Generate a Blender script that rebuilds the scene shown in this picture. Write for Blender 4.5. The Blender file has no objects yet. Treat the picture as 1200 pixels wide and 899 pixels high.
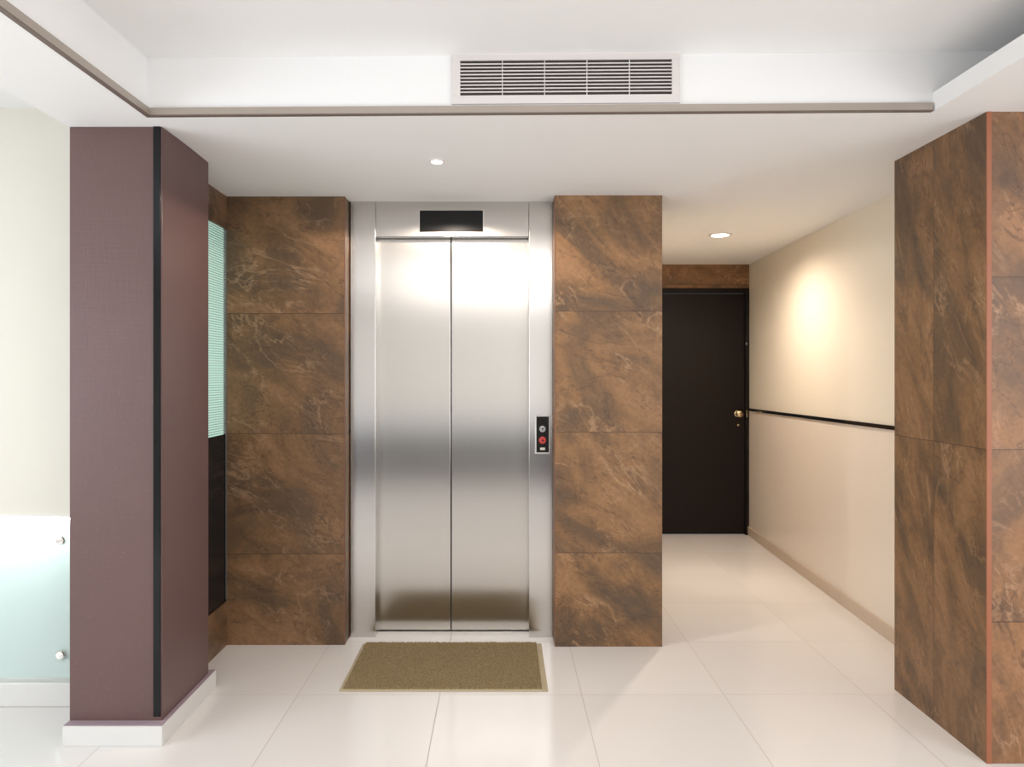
import bpy, bmesh, math, random
from mathutils import Vector
random.seed(4)
C = bpy.context.scene.collection
sc = bpy.context.scene
PI = math.pi

# ------------------------------------------------------------------ camera
FPX, CAMZ, VX, VY = 840.0, 1.36, 588.0, 437.0
cam = bpy.data.cameras.new('camera')
co = bpy.data.objects.new('camera', cam); C.objects.link(co)
co.location = (0, 0, CAMZ); co.rotation_euler = (PI/2, 0, 0)
cam.sensor_width = 36; cam.lens = FPX/1200*36
cam.shift_x = (600-VX)/1200; cam.shift_y = -(449.5-VY)/1200
cam.clip_start = 0.02
sc.camera = co

# ------------------------------------------------------------------ world, exposure
sc.view_settings.view_transform = 'Standard'
sc.view_settings.look = 'None'
sc.view_settings.gamma = 1
sc.view_settings.use_curve_mapping = False
sc.view_settings.exposure = 0.68
w = bpy.data.worlds.new('world'); sc.world = w; w.use_nodes = True
w.node_tree.nodes['Background'].inputs[0].default_value = (0.75, 0.82, 0.95, 1)
w.node_tree.nodes['Background'].inputs[1].default_value = 0.3

def area(name, loc, rot, sx, sy, power, col, spread=None):
    l = bpy.data.lights.new(name, 'AREA'); l.shape = 'RECTANGLE'
    l.size = sx; l.size_y = sy; l.energy = power; l.color = col
    if spread: l.spread = spread
    o = bpy.data.objects.new(name, l); C.objects.link(o)
    o.location = loc; o.rotation_euler = rot
    return o
# daylight through the glazing on the left side of the lobby
area('daylight_side', (-3.55, 0.55, 1.3), (0, -PI/2, 0), 1.7, 2.6, 42, (0.84, 0.92, 1.0))
# added fill from behind the viewpoint, brightens the ceiling; no known source
area('fill_behind', (-0.2, -3.3, 1.22), (PI/2, 0, 0), 5.6, 2.0, 13, (0.93, 0.96, 1.0))
area('fill_right', (3.1, -1.0, 1.4), (0, PI/2, 0), 1.9, 4.0, 55, (.93, .96, 1.0))  # added fill from the right, evens the lighting; no window known there
# lobby lamps in the raised ceiling tray
area('lobby_lamp_front', (0.1, 0.1, 2.44), (0, 0, 0), 2.0, 0.8, 20, (1.0, 0.96, 0.93))
area('lobby_lamp_rear', (0.0, -1.6, 2.44), (0, 0, 0), 2.4, 0.9, 20, (1.0, 0.97, 0.95))

# ------------------------------------------------------------------ helpers
def lin(c):
    return tuple(((v/255)/12.92 if v/255 <= .04045 else ((v/255+.055)/1.055)**2.4) for v in c)

class NT:
    def __init__(s, name):
        s.m = bpy.data.materials.new(name); s.m.use_nodes = True
        s.t = s.m.node_tree; s.b = s.t.nodes['Principled BSDF']
    def n(s, typ, **kw):
        nd = s.t.nodes.new(typ)
        for k, v in kw.items(): setattr(nd, k, v)
        return nd
    def l(s, a, b): s.t.links.new(a, b)
    def set(s, nd, i, v):
        if hasattr(v, 'is_output'): s.l(v, nd.inputs[i])
        else: nd.inputs[i].default_value = v
    def math(s, op, a, b=None, c=None, clamp=False):
        nd = s.n('ShaderNodeMath', operation=op); nd.use_clamp = clamp
        s.set(nd, 0, a)
        if b is not None: s.set(nd, 1, b)
        if c is not None: s.set(nd, 2, c)
        return nd.outputs[0]
    def noise(s, vec, scale, detail=4, rough=.5, dist=0.0):
        nd = s.n('ShaderNodeTexNoise'); s.l(vec, nd.inputs['Vector'])
        nd.inputs['Scale'].default_value = scale; nd.inputs['Detail'].default_value = detail
        nd.inputs['Roughness'].default_value = rough; nd.inputs['Distortion'].default_value = dist
        return nd.outputs[0]
    def ramp(s, fac, stops):
        nd = s.n('ShaderNodeValToRGB'); s.l(fac, nd.inputs[0]); e = nd.color_ramp.elements
        while len(e) < len(stops): e.new(0.5)
        for k, (p, c) in enumerate(stops):
            e[k].position = p; e[k].color = (*c, 1) if len(c) == 3 else c
        return nd.outputs[0]
    def mix(s, fac, a, b, mode='MIX'):
        nd = s.n('ShaderNodeMix', data_type='RGBA', blend_type=mode)
        s.set(nd, 0, fac)
        for i, v in ((6, a), (7, b)):
            if hasattr(v, 'is_output'): s.l(v, nd.inputs[i])
            else: nd.inputs[i].default_value = (*v, 1)
        return nd.outputs[2]
    def pos(s): return s.n('ShaderNodeTexCoord').outputs['Object']
    def bump(s, h, strength, dist=.01):
        nd = s.n('ShaderNodeBump'); s.l(h, nd.inputs['Height'])
        nd.inputs['Strength'].default_value = strength; nd.inputs['Distance'].default_value = dist
        s.l(nd.outputs[0], s.b.inputs['Normal'])
    def rough(s, v): s.set(s.b, s.b.inputs.find('Roughness'), v)
    def col(s, v):
        if hasattr(v, 'is_output'): s.l(v, s.b.inputs['Base Color'])
        else: s.b.inputs['Base Color'].default_value = (*v, 1)

def vscale(t, vec, sx, sy, sz, loc=(0, 0, 0), rot=(0, 0, 0)):
    mp = t.n('ShaderNodeMapping'); t.l(vec, mp.inputs[0])
    mp.inputs['Scale'].default_value = (sx, sy, sz); mp.inputs['Location'].default_value = loc
    mp.inputs['Rotation'].default_value = rot
    return mp.outputs[0]

def plain(name, c, rough=.5, metal=0, var=.04, scale=30, bump=0.0, spec=.5):
    t = NT(name); p = t.pos()
    f = t.noise(p, scale, 4)
    c2 = tuple(v*(1-var*2) for v in c)
    t.col(t.mix(f, c2, c)); t.rough(rough); t.b.inputs['Metallic'].default_value = metal
    t.b.inputs['Specular IOR Level'].default_value = spec
    if bump: t.bump(f, bump, .002)
    return t.m

def emit(name, c, s):
    t = NT(name); t.col((0.02, .02, .02))
    t.b.inputs['Emission Color'].default_value = (*c, 1); t.b.inputs['Emission Strength'].default_value = s
    return t.m

def stone(name, z0, u0=None, du=.6, slant=0.75, tint=(1, 1, 1), seam=True, dv=.6, stretch=1.5):
    """brown slate-look porcelain cladding in 0.6 m tiles; each tile has its own veining"""
    t = NT(name); p = t.pos()
    sp = t.n('ShaderNodeSeparateXYZ'); t.l(p, sp.inputs[0])
    u = t.math('SUBTRACT', sp.outputs[0], sp.outputs[1]); z = sp.outputs[2]
    zt = t.math('DIVIDE', t.math('SUBTRACT', z, z0), dv)
    zi = t.math('FLOOR', zt); zf = t.math('FRACT', t.math('ADD', zt, 10))
    dz = t.math('MULTIPLY', t.math('MINIMUM', zf, t.math('SUBTRACT', 1, zf)), dv)
    if u0 is not None:
        ut = t.math('DIVIDE', t.math('SUBTRACT', u, u0), du)
        ui = t.math('FLOOR', ut); uf = t.math('FRACT', t.math('ADD', ut, 20))
        dd = t.math('MULTIPLY', t.math('MINIMUM', uf, t.math('SUBTRACT', 1, uf)), du)
        dz = t.math('MINIMUM', dz, dd)
        tid = t.math('ADD', t.math('MULTIPLY', ui, 3.1), zi)
    else: tid = zi
    cb = t.n('ShaderNodeCombineXYZ')
    t.l(t.math('ADD', u, t.math('MULTIPLY', tid, 2.37)), cb.inputs[0])
    t.l(t.math('MULTIPLY', tid, 5.13), cb.inputs[1])
    t.l(t.math('ADD', z, t.math('MULTIPLY', tid, 1.71)), cb.inputs[2])
    v = cb.outputs[0]
    vr = vscale(t, v, 1, 1, 1, rot=(0, slant, 0))
    vs = vscale(t, vr, 1.0, 1.0, stretch)
    big = t.noise(vs, 1.7, 7, .60, 1.3)
    mid = t.noise(vs, 5.0, 9, .68, 1.2)
    fine = t.noise(v, 60, 4, .7)
    c = t.ramp(big, [(.30, lin((92, 76, 62))), (.43, lin((122, 94, 68))), (.54, lin((150, 112, 76))), (.66, lin((168, 126, 90)))])
    c = t.mix(t.math('MULTIPLY', t.ramp(mid, [(.34, (1, 1, 1)), (.52, (0, 0, 0))]), .4), c, lin((86, 66, 50)))
    # ridged veins
    def vein(scale, w, seed):
        q = vscale(t, vr, .75, 1, 1.9, loc=(seed, seed*2, seed*3))
        nz = t.noise(q, scale, 5, .58, 1.6)
        a = t.math('ABSOLUTE', t.math('SUBTRACT', nz, .5))
        return t.ramp(a, [(0, (1, 1, 1)), (w, (0, 0, 0))])
    mask = t.ramp(t.noise(v, 4.2, 3), [(.44, (0, 0, 0)), (.60, (1, 1, 1))])
    v1 = t.math('MULTIPLY', vein(1.5, .016, 3.3), mask)
    v2 = t.math('MULTIPLY', vein(3.4, .022, 9.1), mask)
    c = t.mix(t.math('MULTIPLY', v1, .62), c, lin((196, 158, 124)))
    c = t.mix(t.math('MULTIPLY', v2, .45), c, lin((186, 146, 108)))
    v3 = vein(1.9, .010, 14.7)
    c = t.mix(t.math('MULTIPLY', v3, .5), c, lin((66, 48, 40)))
    c = t.mix(t.math('MULTIPLY', t.ramp(fine, [(.35, (1, 1, 1)), (.6, (0, 0, 0))]), .28), c, lin((80, 58, 44)))
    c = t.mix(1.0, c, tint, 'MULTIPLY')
    if seam:
        s = t.math('LESS_THAN', dz, .0016)
        c = t.mix(t.math('MULTIPLY', s, .75), c, lin((52, 36, 28)))
    t.col(c); t.rough(t.math('MULTIPLY_ADD', mid, .25, .30))
    t.b.inputs['Specular IOR Level'].default_value = .45
    t.bump(t.math('ADD', big, t.math('MULTIPLY', mid, .5)), .12, .01)
    return t.m

def brushed(name, c=(.59, .565, .53), rough=.215, streak=.02, aniso=.7, vert=True):
    t = NT(name); p = t.pos()
    v = vscale(t, p, 260, 260, 1.2) if vert else vscale(t, p, 1.2, 260, 260)
    f = t.noise(v, 1.0, 3, .6)
    t.col(t.mix(f, tuple(x*(1-streak) for x in c), tuple(x*(1+streak) for x in c)))
    t.rough(t.math('MULTIPLY_ADD', f, .02, rough-.01))
    t.b.inputs['Metallic'].default_value = 1
    t.b.inputs['Anisotropic'].default_value = aniso
    tg = t.n('ShaderNodeTangent', direction_type='RADIAL', axis='Z' if vert else 'X')
    t.l(tg.outputs[0], t.b.inputs['Tangent'])
    return t.m

# geometry
def BM(): return bmesh.new()
def box(bm, x0, x1, y0, y1, z0, z1, bev=0.0, seg=2):
    vs = [bm.verts.new((x, y, z)) for x in (x0, x1) for y in (y0, y1) for z in (z0, z1)]
    q = [(0, 1, 3, 2), (4, 6, 7, 5), (0, 4, 5, 1), (2, 3, 7, 6), (0, 2, 6, 4), (1, 5, 7, 3)]
    fs = [bm.faces.new([vs[i] for i in f]) for f in q]
    if bev:
        es = list({e for f in fs for e in f.edges})
        bmesh.ops.bevel(bm, geom=es, offset=bev, segments=seg, affect='EDGES', profile=.5)
    return bm
def prism(bm, pts, z0, z1, bev=0.0):
    """plan outline pts (x,y), extruded from z0 to z1 (each a number or one per point)"""
    Z0 = z0 if isinstance(z0, (list, tuple)) else [z0]*len(pts)
    Z1 = z1 if isinstance(z1, (list, tuple)) else [z1]*len(pts)
    a = [bm.verts.new((x, y, Z0[i])) for i, (x, y) in enumerate(pts)]
    b = [bm.verts.new((x, y, Z1[i])) for i, (x, y) in enumerate(pts)]
    n = len(pts); fs = [bm.faces.new(a[::-1]), bm.faces.new(b)]
    for i in range(n): fs.append(bm.faces.new([a[i], a[(i+1) % n], b[(i+1) % n], b[i]]))
    if bev:
        es = list({e for f in fs for e in f.edges})
        bmesh.ops.bevel(bm, geom=es, offset=bev, segments=2, affect='EDGES', profile=.5)
    return bm
def lathe(bm, prof, origin, axis='Z', n=32):
    """prof: (radius, height) list turned about an axis through origin"""
    rings = []
    for r, h in prof:
        ring = []
        for k in range(n):
            a = 2*PI*k/n; c, s = r*math.cos(a), r*math.sin(a)
            v = {'Z': (c, s, h), 'Y': (c, h, s), 'X': (h, c, s)}[axis]
            ring.append(bm.verts.new(tuple(o+q for o, q in zip(origin, v))))
        rings.append(ring)
    for a, b in zip(rings, rings[1:]):
        for k in range(n): bm.faces.new([a[k], a[(k+1) % n], b[(k+1) % n], b[k]])
    bm.faces.new(rings[0][::-1]); bm.faces.new(rings[-1])
    return bm
def obj(name, bm, mat, parent=None, smooth=False):
    bmesh.ops.recalc_face_normals(bm, faces=bm.faces)
    me = bpy.data.meshes.new(name); bm.to_mesh(me); bm.free()
    if smooth:
        for p in me.polygons: p.use_smooth = True
        try: me.set_sharp_from_angle(angle=math.radians(35))
        except Exception: pass
    me.materials.append(mat)
    o = bpy.data.objects.new(name, me); C.objects.link(o)
    if parent:
        o.parent = parent
        o.matrix_parent_inverse = parent.matrix_world.inverted() if False else o.matrix_parent_inverse
        o.location = -Vector(parent.get('_base', (0, 0, 0))) if not parent.data else (0, 0, 0)
    return o
def thing(name, label, cat, base, group=None):
    """Empty at the thing's base; child meshes are written in world coordinates and shifted back"""
    o = bpy.data.objects.new(name, None); C.objects.link(o)
    o.empty_display_size = .1; o.location = base; o['_base'] = base
    o['label'] = label; o['category'] = cat
    if group: o['group'] = group
    return o
def tag(o, label, cat, group=None):
    o['label'] = label; o['category'] = cat
    if group: o['group'] = group
    return o
def struct(name, bm, mat, smooth=False):
    o = obj(name, bm, mat, None, smooth); o['kind'] = 'structure'; return o

# ------------------------------------------------------------------ materials
M_white = plain('white_ceiling_paint', (.90, .895, .89), .75, var=.008, scale=6)
M_cream = plain('cream_wall_paint', (.70, .67, .59), .55, var=.012, scale=5, bump=.02)
M_cream_up = plain('cream_upper_wall_paint', (.77, .71, .60), .45, var=.012, scale=5, bump=.02)
M_pink_low = plain('pale_gloss_dado_paint', (.78, .70, .61), .22, var=.012, scale=4)
M_grey_skirt = plain('off_white_skirting_tile', (.70, .69, .67), .3, var=.02, scale=14)
M_warm_skirt = plain('beige_skirting_tile', (.58, .47, .36), .35, var=.04, scale=20)
M_rear = plain('rear_wall_paint', (.55, .50, .44), .7)
M_darkwood = plain('rear_dark_panelling', (.035, .035, .045), .5)
M_black = plain('black_edge_strip', (.007, .008, .009), .14, spec=.28)
M_void = plain('dark_duct_interior', (.055, .042, .036), .8)
M_ventpaint = plain('vent_paint', (.74, .69, .67), .5, var=.01)
M_trim = plain('taupe_metal_trim', (.44, .38, .33), .38, metal=.35, var=.03, scale=14)
M_trimdark = plain('dark_trim_lip', (.16, .12, .10), .5)
M_copper = plain('copper_brown_edge_trim', lin((160, 98, 68)), .45)
M_copper2 = plain('dull_copper_edge', lin((132, 84, 62)), .5)
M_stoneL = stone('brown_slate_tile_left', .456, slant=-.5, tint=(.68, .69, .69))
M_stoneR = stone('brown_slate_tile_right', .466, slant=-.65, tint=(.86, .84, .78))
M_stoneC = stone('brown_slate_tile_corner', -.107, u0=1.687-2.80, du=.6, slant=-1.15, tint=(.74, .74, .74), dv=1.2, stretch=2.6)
M_stoneF = stone('brown_slate_tile_front', .493, slant=-1.0, tint=(1.05, .98, 1.0))  # light reflected off the front face put into the tint, paler than the side
M_stoneD = stone('brown_slate_tile_lintel', 0.3, slant=.2, tint=(.95, .9, .85))
M_steel = brushed('brushed_steel_door')
M_jamb = brushed('brushed_steel_frame', (.62, .60, .58), .20, .02, .7)
M_rim = plain('satin_steel_rim', (.62, .60, .58), .3, metal=.9)
M_chrome = plain('satin_chrome', (.75, .73, .70), .18, metal=1)
M_brass = plain('worn_brass', (.55, .42, .25), .25, metal=1)
M_screen = plain('dark_display_glass', (.012, .011, .011), .3, spec=.2)
M_btn = plain('grey_button', (.42, .42, .43), .35, metal=.3)
M_red = plain('red_button', (.62, .06, .05), .35)
M_label = plain('pale_label', (.7, .66, .6), .5)

def mat_floor():
    t = NT('cream_polished_floor_tile'); p = t.pos()
    sp = t.n('ShaderNodeSeparateXYZ'); t.l(p, sp.inputs[0])
    ux = t.math('DIVIDE', t.math('SUBTRACT', sp.outputs[0], -.262), .6)
    uy = t.math('DIVIDE', t.math('SUBTRACT', sp.outputs[1], 3.03), .6)
    def edge(u):
        f = t.math('FRACT', t.math('ADD', u, 40))
        return t.math('MULTIPLY', t.math('MINIMUM', f, t.math('SUBTRACT', 1, f)), .6)
    d = t.math('MINIMUM', edge(ux), edge(uy))
    g = t.math('LESS_THAN', d, .0018)
    cb = t.n('ShaderNodeCombineXYZ'); t.l(t.math('FLOOR', ux), cb.inputs[0]); t.l(t.math('FLOOR', uy), cb.inputs[1])
    wn = t.n('ShaderNodeTexWhiteNoise', noise_dimensions='3D'); t.l(cb.outputs[0], wn.inputs[0])
    c = t.mix(wn.outputs[0], (.76, .73, .705), (.80, .77, .75))
    c = t.mix(t.math('MULTIPLY', t.noise(p, 5, 5), .12), c, (.62, .56, .50))
    c = t.mix(t.math('MULTIPLY', g, .7), c, (.40, .34, .29))
    t.col(c); t.rough(t.math('MULTIPLY_ADD', g, .5, .13))
    t.b.inputs['Specular IOR Level'].default_value = .5
    t.bump(t.ramp(d, [(0, (0, 0, 0)), (.004, (1, 1, 1))]), .2, .001)
    return t.m
M_floor = mat_floor()

def mat_plum():
    t = NT('plum_textured_paint'); p = t.pos()
    f = t.noise(vscale(t, p, 1, 1, .35), 60, 5, .6)
    v = t.noise(vscale(t, p, 150, 150, 8), 1, 4)
    h = t.noise(vscale(t, p, 8, 8, 150), 1, 4)
    b = t.noise(p, 3, 4)
    c = t.mix(b, lin((88, 66, 64)), lin((104, 78, 75)))
    c = t.mix(t.math('MULTIPLY', t.math('ADD', v, h), .30), c, lin((96, 70, 68)))
    sp = t.noise(p, 130, 2)
    c = t.mix(t.math('MULTIPLY', t.ramp(sp, [(.64, (0, 0, 0)), (.74, (1, 1, 1))]), .18), c, lin((175, 150, 150)))
    t.col(c); t.rough(.42); t.bump(t.math('ADD', v, h), .16, .003)
    return t.m
M_plum = mat_plum()
M_plumledge = plain('plum_painted_ledge', lin((160, 142, 150)), .5)

def mat_wood():
    t = NT('dark_espresso_veneer'); p = t.pos()
    g = t.noise(vscale(t, p, 40, 40, 1.4), 1, 5, .6, .4)
    t.col(t.mix(g, lin((17, 12, 10)), lin((29, 20, 16)))); t.rough(.38); t.b.inputs['Specular IOR Level'].default_value = .22
    return t.m
M_wood = mat_wood()

def mat_frost():
    t = NT('frosted_teal_glass')
    t.col((.82, .90, .885)); t.rough(.25)
    t.b.inputs['Transmission Weight'].default_value = 0.0
    tr = t.n('ShaderNodeBsdfTranslucent'); tr.inputs[0].default_value = (.82, .92, .90, 1)
    mx = t.n('ShaderNodeMixShader'); mx.inputs[0].default_value = .5
    t.l(t.b.outputs[0], mx.inputs[1]); t.l(tr.outputs[0], mx.inputs[2])
    t.l(mx.outputs[0], t.t.nodes['Material Output'].inputs[0])
    return t.m
M_frost = mat_frost()

def mat_mat():
    t = NT('olive_loop_mat'); p = t.pos()
    a = t.ramp(t.noise(p, 150, 5, .8), [(.36, (0, 0, 0)), (.64, (1, 1, 1))]); b = t.noise(p, 28, 5, .7); c3 = t.noise(p, 4, 3)
    c = t.mix(a, lin((112, 93, 58)), lin((208, 184, 140)))
    c = t.mix(t.math('MULTIPLY', b, .5), c, lin((138, 120, 80)))
    c = t.mix(t.math('MULTIPLY', c3, .25), c, lin((150, 124, 86)))
    t.col(c); t.rough(.95); t.bump(a, .8, .006)
    return t.m
M_mat = mat_mat()
M_matedge = plain('tan_rubber_edging', lin((186, 172, 142)), .6)

# ------------------------------------------------------------------ key dimensions
ZC = CAMZ+.909             # low ceiling
ZU = CAMZ+1.118            # raised tray
ZL = 2.45                  # ceiling of the left-hand area
def ceil_z(x, y):
    sx = max(0, min(1, (1.30-x)/.40)); sy = max(0, min(1, (y-2.7)/.88))
    sx = sx*sx*(3-2*sx); sy = sy*sy*(3-2*sy)
    return ZC-.028*sx*sy

# ------------------------------------------------------------------ setting
struct('floor', box(BM(), -3.7, 3.3, -3.6, 6.3, -.1, 0), M_floor)

TL, TR = (-1.260, 2.545), (1.500, 2.495)      # far corners of the tray
XCAV = 2.2
bm = BM()
def quad(bm, pts): bm.faces.new([bm.verts.new(p) for p in pts])
# low ceiling beyond the tray, slightly uneven plaster
nx, ny = 34, 26
def tray_y(x):
    return TL[1]+(TR[1]-TL[1])*(x-TL[0])/(TR[0]-TL[0])
grid = []
for j in range(ny+1):
    row = []
    for i in range(nx+1):
        x = -1.6+(3.3+1.6)*i/nx
        y0 = tray_y(x); y = y0+(6.2-y0)*(j/ny)**1.4
        row.append(bm.verts.new((x, y, ceil_z(x, y))))
    grid.append(row)
for j in range(ny):
    for i in range(nx): bm.faces.new([grid[j][i], grid[j][i+1], grid[j+1][i+1], grid[j+1][i]])
yb = -1.9
quad(bm, [(-1.6, tray_y(-1.6), ZC), (TL[0], TL[1], ZC), (TL[0], yb, ZC), (-1.6, yb, ZC)])       # left beam soffit
quad(bm, [(-1.6, yb, ZC), (3.3, yb, ZC), (3.3, -3.6, ZC), (-1.6, -3.6, ZC)])                    # rear
quad(bm, [(TR[0], TR[1], ZC), (3.3, tray_y(3.3), ZC), (3.3, yb, ZC), (TR[0], yb, ZC)])          # right slab underside
# tray: far face, left face, rear face, right lip, cavity behind the lip, top
quad(bm, [(TL[0], TL[1], ZC), (TR[0], TR[1], ZC), (TR[0], TR[1], ZU), (TL[0], TL[1], ZU)])
quad(bm, [(TR[0], TR[1], ZC+.066), (XCAV, tray_y(XCAV), ZC+.066), (XCAV, tray_y(XCAV), ZU), (TR[0], TR[1], ZU)])
quad(bm, [(TL[0], TL[1], ZC), (TL[0], yb, ZC), (TL[0], yb, ZU), (TL[0], TL[1], ZU)])
quad(bm, [(TL[0], yb, ZC), (XCAV, yb, ZC), (XCAV, yb, ZU), (TL[0], yb, ZU)])
quad(bm, [(TR[0], TR[1], ZC), (TR[0], yb, ZC), (TR[0], yb, ZC+.066), (TR[0], TR[1], ZC+.066)])
quad(bm, [(TR[0], TR[1], ZC+.066), (TR[0], yb, ZC+.066), (XCAV, yb, ZC+.066), (XCAV, tray_y(XCAV), ZC+.066)])
quad(bm, [(XCAV, tray_y(XCAV), ZC+.066), (XCAV, yb, ZC+.066), (XCAV, yb, ZU), (XCAV, tray_y(XCAV), ZU)])
quad(bm, [(TL[0], TL[1], ZU), (XCAV, tray_y(XCAV), ZU), (XCAV, yb, ZU), (TL[0], yb, ZU)])
# left area: higher ceiling and the side of the beam
quad(bm, [(-3.7, 3.3, ZL), (-1.6, 3.3, ZL), (-1.6, -3.6, ZL), (-3.7, -3.6, ZL)])
quad(bm, [(-1.6, 3.3, ZC), (-1.6, -3.6, ZC), (-1.6, -3.6, ZL), (-1.6, 3.3, ZL)])
# roof over everything
box(bm, -3.8, 3.4, -3.7, 6.4, ZU+.02, ZU+.12)
o = struct('ceiling', bm, M_white)

# left area wall: upper panel stands proud of a lower recess
YW = 2.95
bm = BM(); box(bm, -3.7, -1.62, YW, YW+.20, .775, ZL)
struct('wall_left', bm, M_cream)
bm = BM(); box(bm, -3.7, -1.40, YW+.066, YW+.26, 0, .775); box(bm, -3.7, -1.40, YW+.20, YW+.26, .775, ZU)
struct('wall_left_lower', bm, M_white)
bm = BM(); box(bm, -3.7, -1.62, YW-.035, YW+.06, 0, .098, .004)
struct('baseboard_left', bm, M_grey_skirt)
# side wall beside the lift with the window opening (x = -1.373)
XS = -1.373
bm = BM()
box(bm, XS-.10, XS, 2.9, 3.60, 2.078, 2.30)
box(bm, XS-.10, XS, 2.9, 3.60, 0, .221)
box(bm, XS-.10, XS, 2.9, 3.06, .221, 2.078)
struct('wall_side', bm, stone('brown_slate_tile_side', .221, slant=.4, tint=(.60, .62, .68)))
# back walls around lift
bm = BM()
box(bm, -1.6, -.79, 3.745, 3.94, 0, 2.3)
box(bm, -1.0, .785, 3.905, 3.94, 0, 2.3)
struct('wall_back', bm, M_rear)
# corridor
bm = BM(); box(bm, .70, .79, 3.9, 6.2, 0, 2.3); struct('wall_corridor', bm, M_cream_up)
YE = 6.013
XD0, XD1, ZD = 1.30, 2.074, 2.069
bm = BM()
box(bm, .70, XD0, YE, YE+.12, 0, 2.3); box(bm, XD1, 2.3, YE, YE+.12, 0, 2.3); box(bm, XD0, XD1, YE, YE+.12, ZD, 2.3)
struct('wall_end', bm, M_stoneD)
def wx(y): return 2.076+(1.978-2.076)*(y-YE)/(3.627-YE)
def strip(bm, y0, y1, off0, off1, za0, za1, zb0, zb1):
    """box along the skew corridor wall, off = distance into the room; za at y0, zb at y1"""
    pts = [(wx(y0)-off1, y0), (wx(y1)-off1, y1), (wx(y1)-off0, y1), (wx(y0)-off0, y0)]
    return prism(bm, pts, [za0, zb0, zb0, za0], [za1, zb1, zb1, za1])
Y0, Y1 = 2.9, YE+.02
def rail_z(y): return 1.053+(1.083-1.053)*(y-YE)/(3.627-YE)
bm = BM(); strip(bm, Y0, Y1, -.12, 0, rail_z(Y0), 2.3, rail_z(Y1), 2.3); struct('wall_right', bm, M_cream_up)
bm = BM(); strip(bm, Y0, Y1, -.12, .003, 0, rail_z(Y0), 0, rail_z(Y1)); struct('wall_right_lower', bm, M_pink_low)
bm = BM(); strip(bm, Y0, YE, .003, .012, rail_z(Y0)-.011, rail_z(Y0)+.010, rail_z(YE)-.011, rail_z(YE)+.010)
struct('trim_2', bm, M_black)
bm = BM(); strip(bm, Y0, YE, .003, .016, 0, .071, 0, .071); struct('baseboard_right', bm, M_warm_skirt)
# the parts of the lobby behind the viewpoint
bm = BM(); box(bm, 3.2, 3.3, -3.6, 3.0, 0, 2.4); struct('wall_lobby_right', bm, M_cream)
bm = BM(); box(bm, -3.7, 3.3, -3.6, -3.5, .62, 2.5); struct('wall_front', bm, M_rear)
bm = BM(); box(bm, -2.2, 2.2, -1.75, -1.4, 0, .62, .01); struct('lobby_counter_low', bm, M_darkwood)  # unseen low dark counter, put here to reflect as a dark band in the doors
bm = BM(); box(bm, -3.8, -3.68, -3.6, 3.2, 0, 2.5); struct('wall_lobby_left', bm, M_cream)

# tray edge trims
def beam2(bm, a, b, t, z0, z1, side=1):
    d = (Vector(b)-Vector(a)).normalized(); n = Vector((d.y, -d.x))*side*t
    return prism(bm, [tuple(a), tuple(b), tuple(Vector(b)+n), tuple(Vector(a)+n)], z0, z1)
bm = BM(); beam2(bm, (TL[0], TL[1]), (TR[0]-.006, TR[1]), .012, ZC+.002, ZC+.028)
o = struct('trim_1', bm, M_trim)
bm = BM(); beam2(bm, (TL[0]-.0, TL[1]+.002), (TR[0]-.006, TR[1]+.002), .017, ZC-.002, ZC+.002); obj('lower_lip', bm, M_trimdark, o)
bm = BM(); beam2(bm, (TL[0], TL[1]-.012), (TL[0], yb), .012, ZC+.002, ZC+.030, -1)
o = struct('trim_3', bm, M_trim)
bm = BM(); beam2(bm, (TL[0], TL[1]-.012), (TL[0], yb), .016, ZC-.002, ZC+.002, -1); obj('lower_lip', bm, M_trimdark, o)

# ------------------------------------------------------------------ window and black panel in the side wall
t = thing('window_1', '', '', (XS-.05, 3.33, 1.054)); del t['label']; del t['category']; t['kind'] = 'structure'
bm = BM()
box(bm, XS-.06, XS-.02, 3.06, 3.066, 1.054, 2.078); box(bm, XS-.06, XS-.02, 3.575, 3.58, 1.054, 2.078)
obj('window_frame', bm, M_black, t)
tt = NT('backlit_green_glass'); tt.col((.2, .3, .27))
tt.b.inputs['Emission Color'].default_value = (.46, .70, .60, 1); tt.b.inputs['Emission Strength'].default_value = .62
bm = BM(); box(bm, XS-.022, XS-.015, 3.066, 3.575, 1.054, 2.078); obj('pane', bm, tt.m, t)
bm = BM(); k = 0; z = 1.062
while z < 2.07:
    box(bm, XS-.013, XS-.005, 3.062, 3.578, z, z+.004); z += .0118
obj('louvre_slats', bm, plain('green_white_slat', (.45, .55, .50), .4), t)
o = obj('wall_panel', box(BM(), XS-.06, XS-.006, 3.06, 3.58, .221, 1.054, .002), M_black)
tag(o, 'glossy black panel set under the green louvred window', 'panel')

# ------------------------------------------------------------------ lift piers
def pier(name, label, x0, x1, yf, yb_, mat, zt, edges):
    t = thing(name, label, 'pier', ((x0+x1)/2, (yf+yb_)/2, 0))
    obj('stone_cladding', box(BM(), x0, x1, yf, yb_, 0, zt), mat, t)
    for ex in edges:
        bm = BM(); box(bm, ex-.002, ex+.002, yf-.0015, yf+.006, 0, zt); obj('edge_trim', bm, M_copper2, t)
    return t
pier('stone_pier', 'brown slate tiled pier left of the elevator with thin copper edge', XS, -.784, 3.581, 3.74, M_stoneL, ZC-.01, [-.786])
pier('stone_pier', 'brown slate tiled pier between the elevator and the corridor', .2627, .7965, 3.559, 3.9, M_stoneR, ZC-.01, [.2645])

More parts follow.
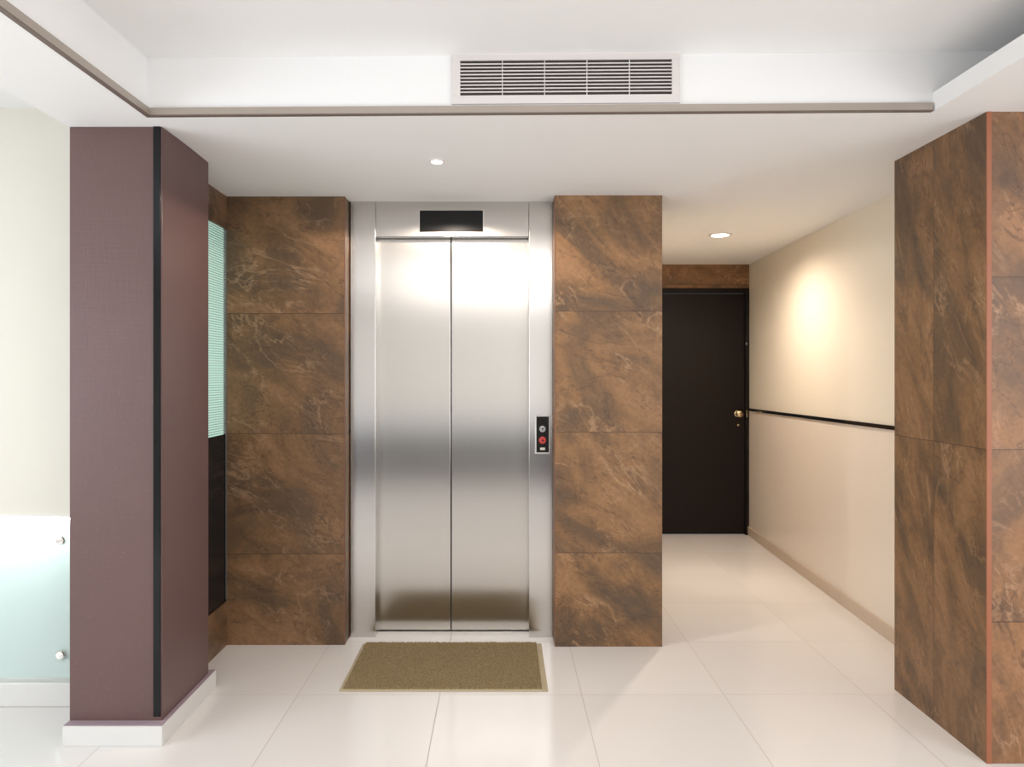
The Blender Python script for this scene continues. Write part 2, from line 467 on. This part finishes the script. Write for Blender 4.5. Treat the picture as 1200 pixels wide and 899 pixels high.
# ------------------------------------------------------------------ elevator
YJ, YD = 3.685, 3.758
E = thing('elevator', 'brushed steel elevator with two closed doors and steel frame', 'elevator', (-.26, YJ, 0))
ZH = 2.062
bm = BM(); box(bm, -.7785, -.6495, YJ, YD+.05, 0, 2.26, .0015); obj('door_jamb', bm, M_jamb, E)
bm = BM(); box(bm, .1404, .2620, YJ, YD+.05, 0, 2.26, .0015); jr = obj('door_jamb', bm, M_jamb, E)
bm = BM(); box(bm, -.6485, .1394, YJ+.001, YD-.016, ZH, 2.26, .0015); hd = obj('header_panel', bm, M_jamb, E)
for a, b in ((-.666, -.2690), (-.2630, .146)):
    bm = BM(); box(bm, a, b, YD, YD+.03, .012, 2.09, .002); obj('door_panel', bm, M_steel, E)
bm = BM(); box(bm, -.66, .15, YD+.032, YD+.034, 0, 2.1); obj('shaft_backing', bm, M_void, E)
bm = BM(); box(bm, -.649, .140, YD-.004, YD+.03, .0005, .006); obj('door_sill', bm, M_rim, E)
dx0, dx1, dz0, dz1 = (492-VX)*YJ/FPX, (566-VX)*YJ/FPX, CAMZ+(VY-272)*YJ/FPX, CAMZ+(VY-247)*YJ/FPX
bm = BM(); box(bm, dx0-.006, dx1+.006, YJ-.004, YJ+.002, dz0-.007, dz1+.004, .001); dr = obj('floor_display', bm, M_rim, E)
o = obj('display_screen', box(BM(), dx0, dx1, YJ-.006, YJ-.003, dz0, dz1), M_screen, dr)
# call panel
def pz(py): return CAMZ+(VY-py)*YJ/FPX
def pxx(px): return (px-VX)*YJ/FPX
bm = BM(); box(bm, pxx(626.8), pxx(644.8), YJ-.006, YJ+.001, pz(532), pz(487), .002); cp = obj('call_panel', bm, M_rim, E)
cp['label'] = 'call button panel'
obj('panel_face', box(BM(), pxx(628.6), pxx(643.1), YJ-.0075, YJ-.005, pz(530), pz(488.2), .0008), M_screen, cp)
for py, m, r, lab in ((502.8, M_btn, .0165, 'grey call button'), (515.8, M_red, .0185, 'red call button')):
    bm = BM(); lathe(bm, [(r, 0), (r, -.004), (r*.8, -.006), (r*.74, -.005)], (pxx(635.7), YJ-.0075, pz(py)), 'Y', 28)
    b = obj('call_button', bm, m, cp, True); b['label'] = lab
    bm = BM(); s = r*.36; cx, cz = pxx(635.7), pz(py)
    up = 1 if m is M_red else -1
    pr = [(cx-s, cz-s*.8*up), (cx+s, cz-s*.8*up), (cx, cz+s*up)]
    A = [bm.verts.new((x, YJ-.0145, z)) for x, z in pr]; B = [bm.verts.new((x, YJ-.012, z)) for x, z in pr]
    bm.faces.new(A); bm.faces.new(B[::-1])
    for i in range(3): bm.faces.new([A[i], A[(i+1) % 3], B[(i+1) % 3], B[i]])
    # arrows sit on the panel as children of the panel (three levels at most)
    obj('arrow_mark', bm, M_screen, cp)
obj('small_label', box(BM(), pxx(632.9), pxx(638.6), YJ-.009, YJ-.007, pz(527.4), pz(524.4), .0005), M_label, cp)

# ------------------------------------------------------------------ left painted column
PX0, PX1, PY0, PY1 = -1.596, -1.2537, 2.646, 3.066
t = thing('painted_column', 'plum textured square column with black corner strip and pale skirting', 'column', ((PX0+PX1)/2, (PY0+PY1)/2, 0))
obj('shaft', box(BM(), PX0, PX1, PY0, PY1, .02, ZC, .003), M_plum, t)
bx0, bx1 = (180-VX)*PY0/FPX, (188.6-VX)*PY0/FPX
obj('corner_strip', box(BM(), bx0, bx1, PY0-.004, PY0+.002, .092, ZC, .001), M_black, t)
obj('skirting', box(BM(), PX0-.003, -1.236, 2.608, 3.104, 0, .0725, .002), M_grey_skirt, t)
bm = BM(); box(bm, PX0-.001, -1.2385, 2.611, 3.101, .0725, .0765, .001); obj('skirting_top', bm, M_plumledge, t)

# ------------------------------------------------------------------ right stone-clad column
t = thing('corner_column', 'wide brown slate tiled column at the right with orange edge trim', 'column', (2.4, 2.79, 0))
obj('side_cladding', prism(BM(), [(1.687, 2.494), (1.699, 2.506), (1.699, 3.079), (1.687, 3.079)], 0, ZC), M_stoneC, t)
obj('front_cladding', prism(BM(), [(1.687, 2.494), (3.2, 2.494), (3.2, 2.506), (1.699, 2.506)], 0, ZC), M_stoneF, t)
obj('core', box(BM(), 1.6995, 3.19, 2.5065, 3.079, 0, ZC), M_rear, t)
bm = BM(); box(bm, 1.6862, 1.704, 2.4915, 2.4955, 0, ZC, .0008)
obj('edge_trim', bm, M_copper, t)

# ------------------------------------------------------------------ corridor door
D = thing('door_1', '', '', ((XD0+XD1)/2, YE, 0)); del D['label']; del D['category']; D['kind'] = 'structure'
bm = BM()
box(bm, XD0, XD0+.035, YE-.008, YE+.09, 0, ZD, .002); box(bm, XD1-.030, XD1, YE-.008, YE+.09, 0, ZD, .002)
box(bm, XD0+.035, XD1-.030, YE-.008, YE+.09, ZD-.042, ZD, .002)
obj('door_frame', bm, M_wood, D)
obj('door_leaf', box(BM(), XD0+.038, XD1-.033, YE+.012, YE+.052, .006, ZD-.046, .002), M_wood, D)
kx, kz = 1.98, 1.017
bm = BM(); lathe(bm, [(.028, .012), (.028, .006), (.013, .002), (.012, -.022), (.022, -.030), (.029, -.045), (.026, -.060), (.012, -.068), (.004, -.069)], (kx, YE, kz), 'Y', 28)
obj('door_knob', bm, M_brass, D, True)
bm = BM(); lathe(bm, [(.010, .012), (.010, .004), (.007, .001), (.003, .0)], (kx+.006, YE, kz-.095), 'Y', 20); obj('keyhole_cover', bm, M_brass, D, True)
obj('strike_plate', box(BM(), XD1-.026, XD1-.016, YE-.011, YE-.007, kz-.03, kz+.03, .001), M_brass, D)
obj('latch_bolt', box(BM(), XD1-.030, XD1-.020, YE-.013, YE-.007, 1.595, 1.613, .001), M_rim, D)

# ------------------------------------------------------------------ frosted glass panel and light on the left wall
G = thing('glass_panel', 'frosted pale teal glass panel standing off the lit left wall', 'glass panel', (-2.3, YW-.02, .107))
obj('glass_sheet', box(BM(), -3.0, -1.70, YW-.008, YW, .107, .735, .002), M_frost, G)
for sx in (-1.804, -2.85):
    for sz in (.675, .206):
        bm = BM(); lathe(bm, [(.010, .062), (.010, 0), (.017, -.008), (.019, -.010), (.019, -.022), (.016, -.026), (.006, -.027)], (sx, YW, sz), 'Y', 24)
        obj('standoff', bm, M_chrome, G, True)
L = thing('strip_light', 'bright white light strip under the upper wall above the frosted glass', 'light', (-2.3, YW+.03, .76))
obj('channel', box(BM(), -3.0, -1.66, YW+.008, YW+.052, .762, .775), M_rim, L)
obj('diffuser', box(BM(), -2.99, -1.67, YW+.012, YW+.048, .756, .762), emit('led_white', (1, .99, .96), 16), L)

# ------------------------------------------------------------------ air vent on the far tray face
def vp(px): # plan point on the tray face for a pixel column
    k = (px-VX)/FPX; m = (TR[1]-TL[1])/(TR[0]-TL[0])
    y = (TL[1]-m*TL[0])/(1-m*k); return k*y, y
ax, ay = vp(529.5); bx_, by_ = vp(796.5)
YV = (ay+by_)/2; ang = math.atan2(by_-ay, bx_-ax)
V = thing('air_vent', 'long white slatted air vent on the raised ceiling edge above the elevator', 'vent', ((ax+bx_)/2, YV, CAMZ+(VY-122)*YV/FPX))
V['_base'] = (0, 0, 0)
Vw = math.hypot(bx_-ax, by_-ay)/2
V.rotation_euler = (0, 0, ang)
zb = V.location.z
hT = (122-59.5)*YV/FPX; gi0 = (122-112)*YV/FPX; gi1 = (122-71)*YV/FPX
gx0 = -Vw+(539.5-529.5)*YV/FPX; gx1 = Vw-(796.5-787)*YV/FPX
bm = BM()
box(bm, -Vw, Vw, -.008, 0, 0, gi0, .001); box(bm, -Vw, Vw, -.008, 0, gi1, hT, .001)
box(bm, -Vw, gx0, -.008, 0, gi0, gi1, .001); box(bm, gx1, Vw, -.008, 0, gi0, gi1, .001)
obj('vent_frame', bm, M_ventpaint, V)
obj('duct_backing', box(BM(), gx0, gx1, -.0012, -.0002, gi0, gi1), M_void, V)
pit = (gi1-gi0)/10
for k in range(1, 10):
    z = gi0+pit*k
    bm = BM(); box(bm, gx0, gx1, -.0075, -.003, z-.0022, z+.0018, .0006); obj('slat', bm, M_ventpaint, V)
for k in range(1, 5):
    x = gx0+(gx1-gx0)*k/5
    obj('divider', box(BM(), x-.0014, x+.0014, -.0082, -.0012, gi0, gi1), M_ventpaint, V)

# ------------------------------------------------------------------ ceiling downlights
def downlight(label, x, y, r, power, col, cone, blend, es):
    z = ceil_z(x, y)
    t = thing('ceiling_downlight', label, 'downlight', (x, y, z))
    t['_base'] = (0, 0, 0)
    bm = BM()
    lathe(bm, [(r*.80, .004), (r*.80, -.002), (r*.92, -.007), (r*1.12, -.006), (r*1.2, -.001), (r*1.2, .003)], (0, 0, 0), 'Z', 36)
    obj('trim_ring', bm, M_ventpaint, t, True)
    bm = BM(); lathe(bm, [(r*.25, -.010), (r*.6, -.0092), (r*.80, -.006), (r*.80, -.003)], (0, 0, 0), 'Z', 32)
    obj('lamp_lens', bm, emit('lamp_glow_%s' % int(es), col, es), t, True)
    l = bpy.data.lights.new('downlight_beam', 'SPOT'); l.energy = power; l.color = col
    l.spot_size = cone; l.spot_blend = blend; l.shadow_soft_size = r*.7
    o = bpy.data.objects.new('downlight_beam', l); C.objects.link(o); o.parent = t; o.location = (0, 0, -.014)
    return t
downlight('small round ceiling downlight in front of the elevator', -.275, 3.04, .027, 24, (1, .86, .72), math.radians(160), .12, 14)
downlight('larger round ceiling downlight glowing above the corridor', 1.436, 4.713, .065, 78, (1, .84, .70), math.radians(168), .85, 14)

# ------------------------------------------------------------------ floor mat
t = thing('floor_mat', 'olive brown loop pile mat lying before the elevator doors', 'mat', (-.248, 3.32, 0))
mx0, mx1, my0, my1 = -.694, .198, 3.055, 3.590
obj('backing', box(BM(), mx0, mx1, my0, my1, .0005, .005, .002), M_matedge, t)
bm = BM(); rr = random.Random(7)
ax0, ax1, ay0, ay1 = mx0+.016, mx1-.026, my0+.016, my1-.004
NX, NY = 180, 100
g = [[bm.verts.new((ax0+(ax1-ax0)*i/NX+(rr.uniform(-.0012, .0012)), ay0+(ay1-ay0)*j/NY+rr.uniform(-.0012, .0012), .0125+rr.uniform(-.003, .003))) for i in range(NX+1)] for j in range(NY+1)]
for j in range(NY):
    for i in range(NX): bm.faces.new([g[j][i], g[j][i+1], g[j+1][i+1], g[j+1][i]])
bd = [e for e in bm.edges if e.is_boundary]
ex = bmesh.ops.extrude_edge_only(bm, edges=bd)
for v in ex['geom']:
    if isinstance(v, bmesh.types.BMVert): v.co.z = .0035
obj('loop_pile', bm, M_mat, t)

for o in list(bpy.data.objects):
    if '_base' in o: del o['_base']
